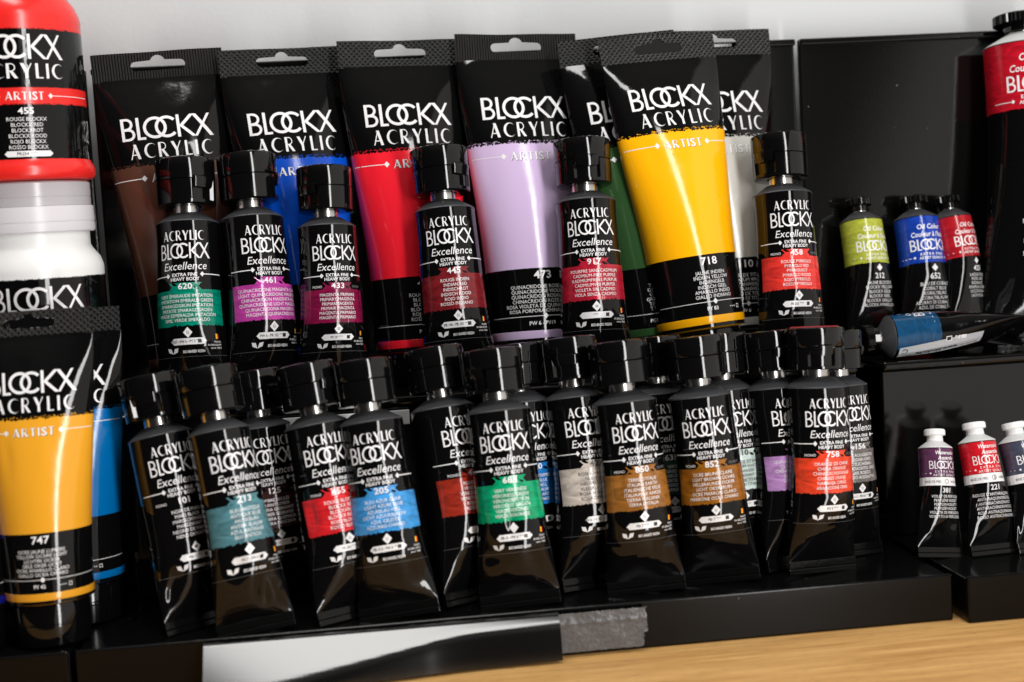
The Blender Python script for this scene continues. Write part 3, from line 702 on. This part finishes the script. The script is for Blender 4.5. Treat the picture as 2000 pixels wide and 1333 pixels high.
L((1006, 67), 1052, 45, 23, rgb=(206, 182, 218), num='473', lines=['QUINACRIDONE ROSE VIOLET', 'QUINACRIDONE VIOLET-PINK', 'QUINACRIDON ROSAVIOLETT', 'CHINACRIDON ROZE-VIOLET', 'ROSA VIOLETA DE QUINACRIDONA', 'ROSA PORPORA CHINACRIDONE'], code='PW 6 - PV19', label='large black acrylic tube with pale lavender window in the back row', twist=7, seed=34, ribs=True, **B)
L((1202, 70), 1288, 33, 24, rgb=(46, 78, 42), num='626', lines=['TERRE VERTE', 'GREEN EARTH', 'GRUNE ERDE', 'GROENE AARDE', 'TIERRA VERDE', 'TERRA VERDE'], code='PG 7 - PY 42', label='large black acrylic tube with dark green window behind the yellow one', twist=6, seed=35, **B)
L((1280, 70), 1382, 20, -4, vt=3, vi=5, rgb=(255, 180, 12), num='718', lines=['JAUNE INDIEN', 'INDIAN YELLOW', 'INDIENGELB', 'INDISCH GEEL', 'AMARILLO INDIO', 'GIALLO INDIANO'], code='PY 83', label='large black acrylic tube with bright yellow window leaning in front of its neighbours', twist=10, seed=36, closed=True, **B)
L((1390, 60), 1440, 47, 29, rgb=(200, 200, 194), num='110', lines=['BLANC DE TITANE', 'TITANIUM WHITE', 'TITANWEISS', 'TITAANWIT', 'BLANCO DE TITANIO', 'BIANCO DI TITANIO'], code='PW 6', label='large black acrylic tube with off-white window, rightmost of the back row', twist=5, seed=37, **B)
GL2 = 'medium tubes standing cap down at the left front'
B = dict(zf=Z1, group=GL2)
L((54, 607), 106, -82, -92, vt=7, vi=2, rgb=(226, 158, 40), num='747', lines=['OCRE JAUNE LUMIERE', 'YELLOW OCHRE LIGHT', 'LICHTER OCKER', 'GELE OKER LICHT', 'OCRE AMARILLO CLARO', 'GIALLO OCRA CHIARO'], code='PY 42', label='black acrylic tube with golden ochre window standing cap down at left', twist=4, seed=41, closed=True, **B)
L((118, 606), 172, -50, -58, vt=7, vi=2, rgb=(0, 102, 168), num='208', lines=['BLEU BRILLANT', 'BRIGHT BLUE', 'BRILLANTBLAU', 'BRILJANT BLAUW', 'AZUL BRILLANTE', 'BLU BRILLANTE'], code='PB 15.3 - PG 7', label='black acrylic tube with blue window behind the golden ochre one', twist=0, seed=42, **B)
L((-102, 640), -58, -84, -94, vt=7, vi=2, rgb=(12, 22, 118), num='250', lines=['BLEU', 'BLUE', 'BLAU', 'BLAUW', 'AZUL', 'BLU'], code='PB 29', label='black acrylic tube with navy window cut off by the left edge', twist=2, seed=43, **B)
print('BIG', BIG)

# ------------------------------------------------------------------ paint jars at the left
def circ(r): return (lambda z: np.full(np.shape(z), r, float)), (lambda z: np.full(np.shape(z), r, float))
jp = at(50, 348, Y=-22); JX, JZ = jp[0]-1.5, jp[2]-2.6
red = mat('jar_red', lin(228, 40, 36), .22, bump=('noise', 120, .05))
jr = empty('paint_jar', Matrix.Translation((JX*MM, -.022, JZ*MM)) @ Matrix.Rotation(rad(19), 4, 'Z'), 'red plastic acrylic jar stacked on the white jar', 'paint jar', 'stacked paint jars')
lathe('body', [(0, .4), (31, 0), (34.5, .8), (35.8, 2.6), (36, 5), (35.4, 7.4), (34.2, 9.2), (34, 11), (34, 77), (34.2, 79), (33.6, 82), (31.8, 86.5), (29.2, 90), (28.2, 92), (28.2, 98), (0, 98)], red, jr, 112)
lathe('lid', [(0, 95), (29.5, 95), (30.5, 96), (30.5, 112), (29, 114), (0, 114)], mat('lid_red', lin(215, 36, 34), .25), jr, 96)
sf = Surf(*circ(34), 0, 90)
p = Print(); 
for (z0, z1, k) in ((10.2, 36.4, 0), (44.6, 72.6, 0)): p.ragged(-75, 75, z1, z0, k, random.Random(4), .25, .12, 1.0)
p.build('label', sf, M_tube, jr, off=.15)
q = Print(); q.logo(-2, 58.2, 11.9, wt=.12); q.flared('ACRYLIC', -1, 48.9, 7.2, gap=.22, width=42)
q.flared('ARTIST', 0, 38.6, 3.9, gap=.2, width=18); q.diamond(-12.5, 40.5, 1.2); q.diamond(12.5, 40.5, 1.2); q.rect(13.5, 40.35, 40, 40.65); q.rect(-40, 40.35, -13.5, 40.65)
q.text('455', 0, 31.9, 3.0, bold=True, sx=1.2)
for i, t in enumerate(['ROUGE BLOCKX', 'BLOCKX RED', 'BLOCKXROT', 'BLOCKX ROOD', 'ROJO BLOCKX', 'ROSSO BLOCKX']): q.text(t, 0, 28.5-2.7*i, 1.85, sx=.95)
q.pill(-11.5, 11.5, 11.3, 14.1); q.text('PR254 ****', -1, 12.0, 1.5, slot=2, bold=True, layer=2)
q.build('lettering', sf, [M_ink, M_ink, M_inkb], jr, off=.22)
HW = JZ-Z2-.3
jw = empty('paint_jar', Matrix.Translation(((JX+1.0)*MM, -.022, Z2*MM)) @ Matrix.Rotation(rad(19), 4, 'Z'), 'white plastic acrylic jar with frosted lid under the red jar', 'paint jar', 'stacked paint jars')
wht = mat('jar_white', (.78, .78, .77, 1), .3)
k = HW/123.0
lathe('body', [(0, .4), (33, 0), (35.4, 1.5), (36, 5), (35.2, 8), (35.2, 68), (35.4, 76), (35.3, 78), (34, 82), (30.6, 86.5), (29.6, 88.5), (29.6, 96.5), (0, 96.5)], wht, jw, 112)
fr = mat('lid_frosted', (.74, .71, .74, 1), .3, alpha_t=.15)
lathe('collar', [(0, 95), (31.6, 95), (32.4, 95.6), (32.6, 97), (32.5, 99.5), (32.2, 99.7), (32.2, 100.3), (32.5, 100.5), (32.4, 107.5), (32.2, 108), (0, 108)], fr, jw, 96)
lathe('lid', [(0, 108.1), (31.4, 108.1), (31.5, 112), (31.3, 112.2), (31.3, 112.7), (31.5, 112.9), (31.5, HW-1), (31, HW-.4), (30, HW), (0, HW)], mat('lid_clear', (.64, .61, .64, 1), .2, alpha_t=.3), jw, 96)
sf = Surf(*circ(35.4), 0, 90)
p = Print(); p.ragged(-78, 78, 72.5, 10, 0, random.Random(5), .15, .1, 1.0); p.build('label', sf, M_tube, jw, off=.15)
q = Print(); q.logo(-2.5, 56.8, 12.0, wt=.12); q.flared('ACRYLIC', -1, 48, 7.0, gap=.22, width=42); q.build('lettering', sf, [M_ink], jw, off=.22)

# ------------------------------------------------------------------ oil and watercolour tubes at the right
SURFS = {}
def slim_tube(base, top, R, kind, rgb, num, lines, label, group, twist=0, seed=0, Lmm=84.0, lid='black', name='paint_tube', big=False):
    M, L = frame(base, top, twist); s = L/Lmm; R = R/s
    root = empty(name, M, label, 'paint tube', group)
    zt = Lmm*(.845 if not big else .90); zb = 5.5
    def b(z):
        t = np.clip((np.asarray(z, float)-zb)/(zt-zb)*1.25, 0, 1); return .55+(R-.55)*(1-(1-t)**2.0)
    def a(z): return np.sqrt(np.maximum(2.15*R*R-1.15*b(z)**2, R*R*.98))
    sf = Surf(a, b, zb, zt, seed, .14, .9, s, bend=-.8); SURFS[root.name] = (sf, zt, s)
    sf.mesh('body', np.concatenate([np.linspace(zb, zt*.45, 26), np.linspace(zt*.47, zt, 26)]), M_tube, root, 96)
    bm = bmesh.new(); wd = float(a(np.array(zb)))*s
    box_bm(bm, -wd, wd, -.8*s, .8*s, 2.7*s, 5.8*s, .3*s); box_bm(bm, -wd*1.01, wd*1.01, -1.1*s, .9*s, 0, 2.6*s, .4*s); from_bm('crimp', bm, M_crimp, root)
    hN = Lmm-zt; ms = M_whiteneck if (lid == 'white' or big) else M_should
    rn = R*.42
    lathe('shoulder', [(R*s*.985, (zt-.1)*s), (R*s*1.01, (zt+.3)*s), (R*s*.98, (zt+.8)*s), ((rn+.8)*s, (zt+hN*.36)*s), (rn*s, (zt+hN*.40)*s), (0, (zt+hN*.40)*s)], ms, root, 72, sharp=25)
    if lid == 'black': lathe('neck', [(0, (zt+hN*.36)*s), (rn*.95*s, (zt+hN*.36)*s), (rn*.95*s, (zt+hN*.56)*s), (0, (zt+hN*.56)*s)], M_neck, root, 48)
    zc = zt+hN*.44 if lid == 'black' else zt+hN*.36; zm = zt+hN*.70; rc = R*.62 if not big else R*.70; rcb = R*.46
    def ribs(r, z, an): return r*(1+(.022*math.copysign(1, math.sin(an*34)) if r > rc*s*.93 else 0))
    lathe('cap', [(0, zc*s), (rcb*s, zc*s), ((rcb+.25)*s, (zc+.3)*s), (rcb*s, (zm-.6)*s), (rc*.8*s, (zm-.4)*s), (rc*s, zm*s), (rc*s, (Lmm-.7)*s), (rc*.92*s, (Lmm-.1)*s), (0, Lmm*s)], M_cap if lid == 'black' else M_whitecap, root, 136, ribs if lid == 'black' else (lambda r, z, an: r*(1+(.008*math.copysign(1, math.sin(an*34)) if r > rc*s*.93 else 0))), sharp=25)
    z = lambda v: zt-v
    kf = R/14.5 if big else (R/12.0 if kind == 'oil' else R/9.7)
    rng = random.Random(seed); hb = 26*kf if kind == 'oil' else 17*kf
    p = Print(); p.ragged(-R*2.6, R*2.6, z(.4), z(hb), 0, rng, 0, .3*kf, .5)
    p.build('colour_band', sf, cmat(rgb, .16, .3), root, off=.09)
    q = Print()
    if kind == 'oil':
        q.text('Oil Color', .5*kf, z(7.6*kf), 2.7*kf, bold=True, shear=.15, sx=.9); q.text("Couleur à l'huile", .5*kf, z(11.8*kf), 2.7*kf, bold=True, shear=.15, sx=.82)
        q.logo(.5*kf, z(19.4*kf), 6.2*kf, wt=.13)
        q.text('EXTRA FINE', .5*kf, z(22.1*kf), 1.35*kf, bold=True, sp=.35*kf); q.text('ARTIST QUALITY', .5*kf, z(24.2*kf), 1.35*kf, bold=True)
        q.rect(-17*kf, z(23.2*kf), -9.3*kf, z(22.9*kf)); q.diamond(-9.2*kf, z(23.05*kf), .7*kf, layer=1); q.diamond(10*kf, z(23.05*kf), .7*kf, layer=1)
        v0 = 29*kf if not big else 60*kf
        q.diamond(1*kf, z(v0), 1.8*kf); q.text(num, 1*kf, z(v0+6*kf), 3.0*kf, bold=True, sx=.95)
        for i, t in enumerate(lines): q.text(t, 1*kf, z(v0+9.3*kf+2.45*kf*i), 1.75*kf, sx=.86)
    else:
        q.text('Watercolor', 1*kf, z(3.9*kf), 2.1*kf, bold=True, shear=.2, sx=.86); q.text('Aquarelle', 1.4*kf, z(6.9*kf), 2.1*kf, bold=True, shear=.2, sx=.86)
        q.logo(0, z(12.4*kf), 4.7*kf, wt=.12)
        q.text('EXTRA FINE', 1*kf, z(14.6*kf), 1.3*kf, sp=.4*kf); q.text('ARTIST QUALITY', 1*kf, z(16.6*kf), 1.3*kf, sp=.12*kf)
        q.rect(-14*kf, z(15.1*kf), -8.6*kf, z(14.9*kf)); q.diamond(-8.2*kf, z(15*kf), .6*kf, layer=1)
        q.rect(-R*2.6, z(22*kf), R*2.6, z(17.2*kf), 0, -1)
        q.text('BASE DE MIEL', -7*kf, z(20.4*kf), 1.3*kf, slot=2, layer=2, sx=.85); q.text('HONEY BASE', 8.4*kf, z(20.4*kf), 1.3*kf, slot=2, layer=2, sx=.85); q.arc((.8*kf, z(19.7*kf)), 1.3*kf, 1.1*kf, 0, 360, 20, 2, 2)
        q.text(num, 1*kf, z(26*kf), 2.7*kf, bold=True)
        for i, t in enumerate(lines): q.text(t, 1.2*kf, z(29*kf+2.3*kf*i), 1.6*kf, sx=.84)
    q.build('lettering', sf, [M_ink, M_ink, M_inkb], root, off=.15, dl=.016)
    return root
def foot(px, Y, zf):
    lo, hi = 200, 1600
    for _ in range(40):
        mid = (lo+hi)/2; P = at(px, mid, Y=Y)
        if P[2] > zf: lo = mid
        else: hi = mid
    return (P[0], Y, zf)
GO = 'small oil tubes leaning on the right rack'; GW = 'small watercolour tubes standing in the right rack'
YB, YC = 22, 44
slim_tube(foot(1713, YB, Z2), at(1675, 390, Y=YC), 12.3, 'oil', (172, 178, 62), '212', ['JAUNE BLOCKX', 'BLOCKX YELLOW', 'BLOCKX GELB', 'BLOCKX GEEL', 'BLOCKX GIALLO', 'BLOCKX AMARILLO'], 'small black oil tube with lime yellow band', GO, 12, 51)
slim_tube(foot(1823, YB, Z2), at(1782, 386, Y=YC), 13.0, 'oil', (22, 62, 165), '652', ['BLEU DE COBALT', 'COBALT BLUE', 'KOBALTBLAU', 'COBALTBLAUW', 'AZURRO DI COBALTO', 'AZUL DE COBALTO'], 'small black oil tube with royal blue band standing upright', GO, 6, 52)
slim_tube(foot(1906, YB, Z2), at(1848, 385, Y=YC), 11.6, 'oil', (176, 28, 38), '425', ['LAQUE ROSE', 'ROSE LAKE', 'ROSALACK', 'KRAPLAK ROSE', 'LACCA ROSA', 'LACA ROSA'], 'small black oil tube with red band, rightmost of the three', GO, 26, 53)
YB, YC = -82, -66
slim_tube(foot(1836, YB, Z1), at(1825, 839, Y=YC), 8.6, 'water', (92, 52, 84), '381', ['VIOLET DE PERYLENE', 'PERYLENE VIOLET', 'PERYLENVIOLETT', 'PERYLEENVIOLET', 'VIOLETA DE PERILENO', 'VIOLETTO DI PERILENE'], 'small black watercolour tube with plum band and white cap', GW, 5, 61, 70, 'white')
slim_tube(foot(1945, YB-3, Z1), at(1901, 826, Y=YC), 9.5, 'water', (205, 28, 40), '221', ["ROUGE D'ANTHRAQUINONE", 'ANTHRAQUINONE RED', 'ANTHRACHINON ROT', 'ANTHRACHINON ROOD', 'ROJO ANTRAQUINONA', 'ROSSO ANTRACHINONE'], 'small black watercolour tube with red band and white cap', GW, 6, 62, 70, 'white')
slim_tube(foot(2034, YB-3, Z1), at(1978, 826, Y=YC), 9.6, 'water', (70, 74, 92), '523', ['BLEU INDIGO', 'INDIGO BLUE', 'INDIGOBLAU', 'INDIGOBLAUW', 'AZUL INDIGO', 'BLU INDACO'], 'small black watercolour tube with slate grey band and white cap at the right edge', GW, 14, 63, 70, 'white')
slim_tube(foot(2030, 20, Z2), at(1992, 30, Y=40), 22.0, 'oil', (190, 22, 40), '455', ['ROUGE BLOCKX', 'BLOCKX RED', 'BLOCKXROT', 'BLOCKX ROOD', 'ROJO BLOCKX', 'ROSSO BLOCKX'], 'large black oil tube with crimson band and silver shoulder cut off by the right edge', None, -8, 54, 178, 'black', 'large_oil_tube', True)
# tubes lying on the step of the right rack
e0 = at(1684, 674, Y=-14); e1 = at(2000, 648, Y=-14)
lb = slim_tube((e1[0]+2, -16, Z2+13.2), (e0[0], -16, Z2+11.9), 11.8, 'oil', (8, 66, 104), '220', [], 'black oil tube with glittering teal blue band lying on its side on the step', 'oil tubes lying on the step', 0, 55)
lr = slim_tube((e1[0]+4, 8, Z2+9.5), (e0[0]+10, 8, Z2+10.6), 10.4, 'oil', (190, 44, 26), '370', [], 'black oil tube with red band lying behind the teal blue one', 'oil tubes lying on the step', 0, 56)
# turn the lying tubes so that their print faces upwards
for o, an in ((lb, 116), (lr, 60)):
    o.matrix_world = o.matrix_world @ Matrix.Rotation(rad(an), 4, 'Z')
def turned(pr, uc, vc, sg, tilt=0.0):
    """turn flat artwork so that its lines run along the tube"""
    for V in pr.V:
        x = V[:, 0].copy(); V[:, 0] = uc+sg*V[:, 1]-tilt*x; V[:, 1] = vc-sg*x
sf, zt, s0 = SURFS[lb.name]
p = Print(); p.rect(-18.5, -3.8, 23, 3.8, 0, None, 1.5); turned(p, -27.4, zt-24.5, -1, .09)
p.build('sticker', sf, mat('sticker_white', (.50, .51, .53, 1), .4), lb, off=.3)
q = Print()
q.text('www.blockx.be', 4, .8, 2.3, slot=1, bold=True); q.text('Made in Belgium', 15.5, 1.7, 1.1, slot=1); q.text('Oil Color fine art', -11, 1.7, 1.1, slot=1)
q.arc((20.3, -1.2), 1.5, 1.15, 20, 330, 20, 1); turned(q, -27.4, zt-24.5, -1, .09)
r = Print(); r.text('PB36', 0, -1, 2.0, bold=True); r.rect(4.4, -1.2, 7.2, 1.3, 0); r.rect(4.8, -.8, 6.8, .9, 1, 2); turned(r, -23.5, zt-31.5, -1)
for V, L_ in zip(r.V, r.L): q.V.append(V); q.L.append(L_)
q.F += [tuple(i+q.n for i in f) for f in r.F]; q.M += r.M
q.rect(-30, zt-.8, 20, zt-.5); q.rect(-30, zt-18.6, 2, zt-18.2)
q.build('sticker_print', sf, [M_ink, M_inkb], lb, off=.42)

# ------------------------------------------------------------------ shelf-edge things
def lip_strip():
    """black film price strip clipped over the lip, its foot bulging forwards at the left"""
    a = at(398, 1266, Y=-121); b = at(1090, 1200, Y=-121); x0, x1 = a[0], b[0]; nx, nz = 60, 14
    V = []; Fc = []
    H = Z1-1.2
    def y(t, k):
        kc = 1.0-1.15*t if t < .62 else .287-.15*(1-math.exp(-(t-.62)*9.6)); acc = 0.0; n = 40
        for i in range(n):
            kk = (i+.5)/n*k; q = min(1, max(0, (kk-kc)/.26)); q = q*q*(3-2*q)
            acc += (1.06*(1-q)+.14*q)*H*k/n
        return -121.2-max(acc, 0)
    for th in (0, .5):
        for j in range(nz+1):
            k = j/nz
            for i in range(nx+1):
                t = i/nx; V.append((x0+(x1-x0)*t, y(t, k)+th, Z1+.4-(Z1-1.2)*k))
    n = (nx+1)*(nz+1)
    for j in range(nz):
        for i in range(nx):
            q = j*(nx+1)+i; Fc.append((q, q+nx+1, q+nx+2, q+1)); Fc.append((n+q, n+q+1, n+q+nx+2, n+q+nx+1))
    ring = [i for i in range(nx+1)]+[j*(nx+1)+nx for j in range(1, nz+1)]+[nz*(nx+1)+i for i in range(nx-1, -1, -1)]+[j*(nx+1) for j in range(nz-1, 0, -1)]
    for a_, b_ in zip(ring, ring[1:]+ring[:1]): Fc.append((a_, b_, n+b_, n+a_))
    m = mat('strip_film', (.004, .004, .0042, 1), .12, ior=1.60)
    tag(link('price_strip', V, Fc, m, sharp=50), 'long glossy price strip fixed along the lower front lip', 'price strip')
lip_strip()
def tape():
    a = at(1085, 1205, Y=-122); b = at(1262, 1185, Y=-122); x0, x1 = a[0], b[0]; nx, nz = 70, 26
    r = random.Random(8); V = []; Fc = []
    er = [r.uniform(-.5, .5) for _ in range(nx+1)]; el = [r.uniform(-.7, .7) for _ in range(nz+1)]; ew = [r.uniform(-.5, .5) for _ in range(nz+1)]
    for th in (0, .35):
        for j in range(nz+1):
            for i in range(nx+1):
                k = j/nz; t = i/nx
                sh = 0.0 if k < .62 else -1.6*(t > .9)
                x = x0+(x1-x0)*t+el[j]*(1-t)**6+ew[j]*t**6+sh; zz = Z1-.6-(Z1-3.2)*k+er[i]*(k if k > .5 else 1-k)**4*.5
                yy = -121.8-.13*math.sin(t*23+k*9)*math.sin(k*15+t*7)-.25*math.exp(-((k-.27)/.05)**2)*(1+.5*math.sin(t*47))
                if -166 < x < 200: yy -= 2.0*max(0, 1-(t/.12)) if False else 0
                V.append((x, yy-(.0 if th == 0 else -.3), zz))
    n = (nx+1)*(nz+1)
    for j in range(nz):
        for i in range(nx):
            q = j*(nx+1)+i; Fc.append((q, q+nx+1, q+nx+2, q+1)); Fc.append((n+q, n+q+1, n+q+nx+2, n+q+nx+1))
    ring = [i for i in range(nx+1)]+[j*(nx+1)+nx for j in range(1, nz+1)]+[nz*(nx+1)+i for i in range(nx-1, -1, -1)]+[j*(nx+1) for j in range(nz-1, 0, -1)]
    for a_, b_ in zip(ring, ring[1:]+ring[:1]): Fc.append((a_, b_, n+b_, n+a_))
    m = mat('duct_tape', (.095, .095, .10, 1), .3, bump=('noise', 420, .35))
    tag(link('tape', V, Fc, m, sharp=60), 'short torn piece of dark grey tape stuck on the lower front lip', 'tape')
tape()
a = at(470, 830, Y=-34); b = at(800, 812, Y=-34)
s_ = box('price_strip', a[0], b[0], -33.2, -32.2, a[2]-6, a[2]+1.5, mat('card_white', (.72, .73, .74, 1), .5), bev=.2)
tag(s_, 'white price strip glimpsed between the caps along the upper step', 'price strip')
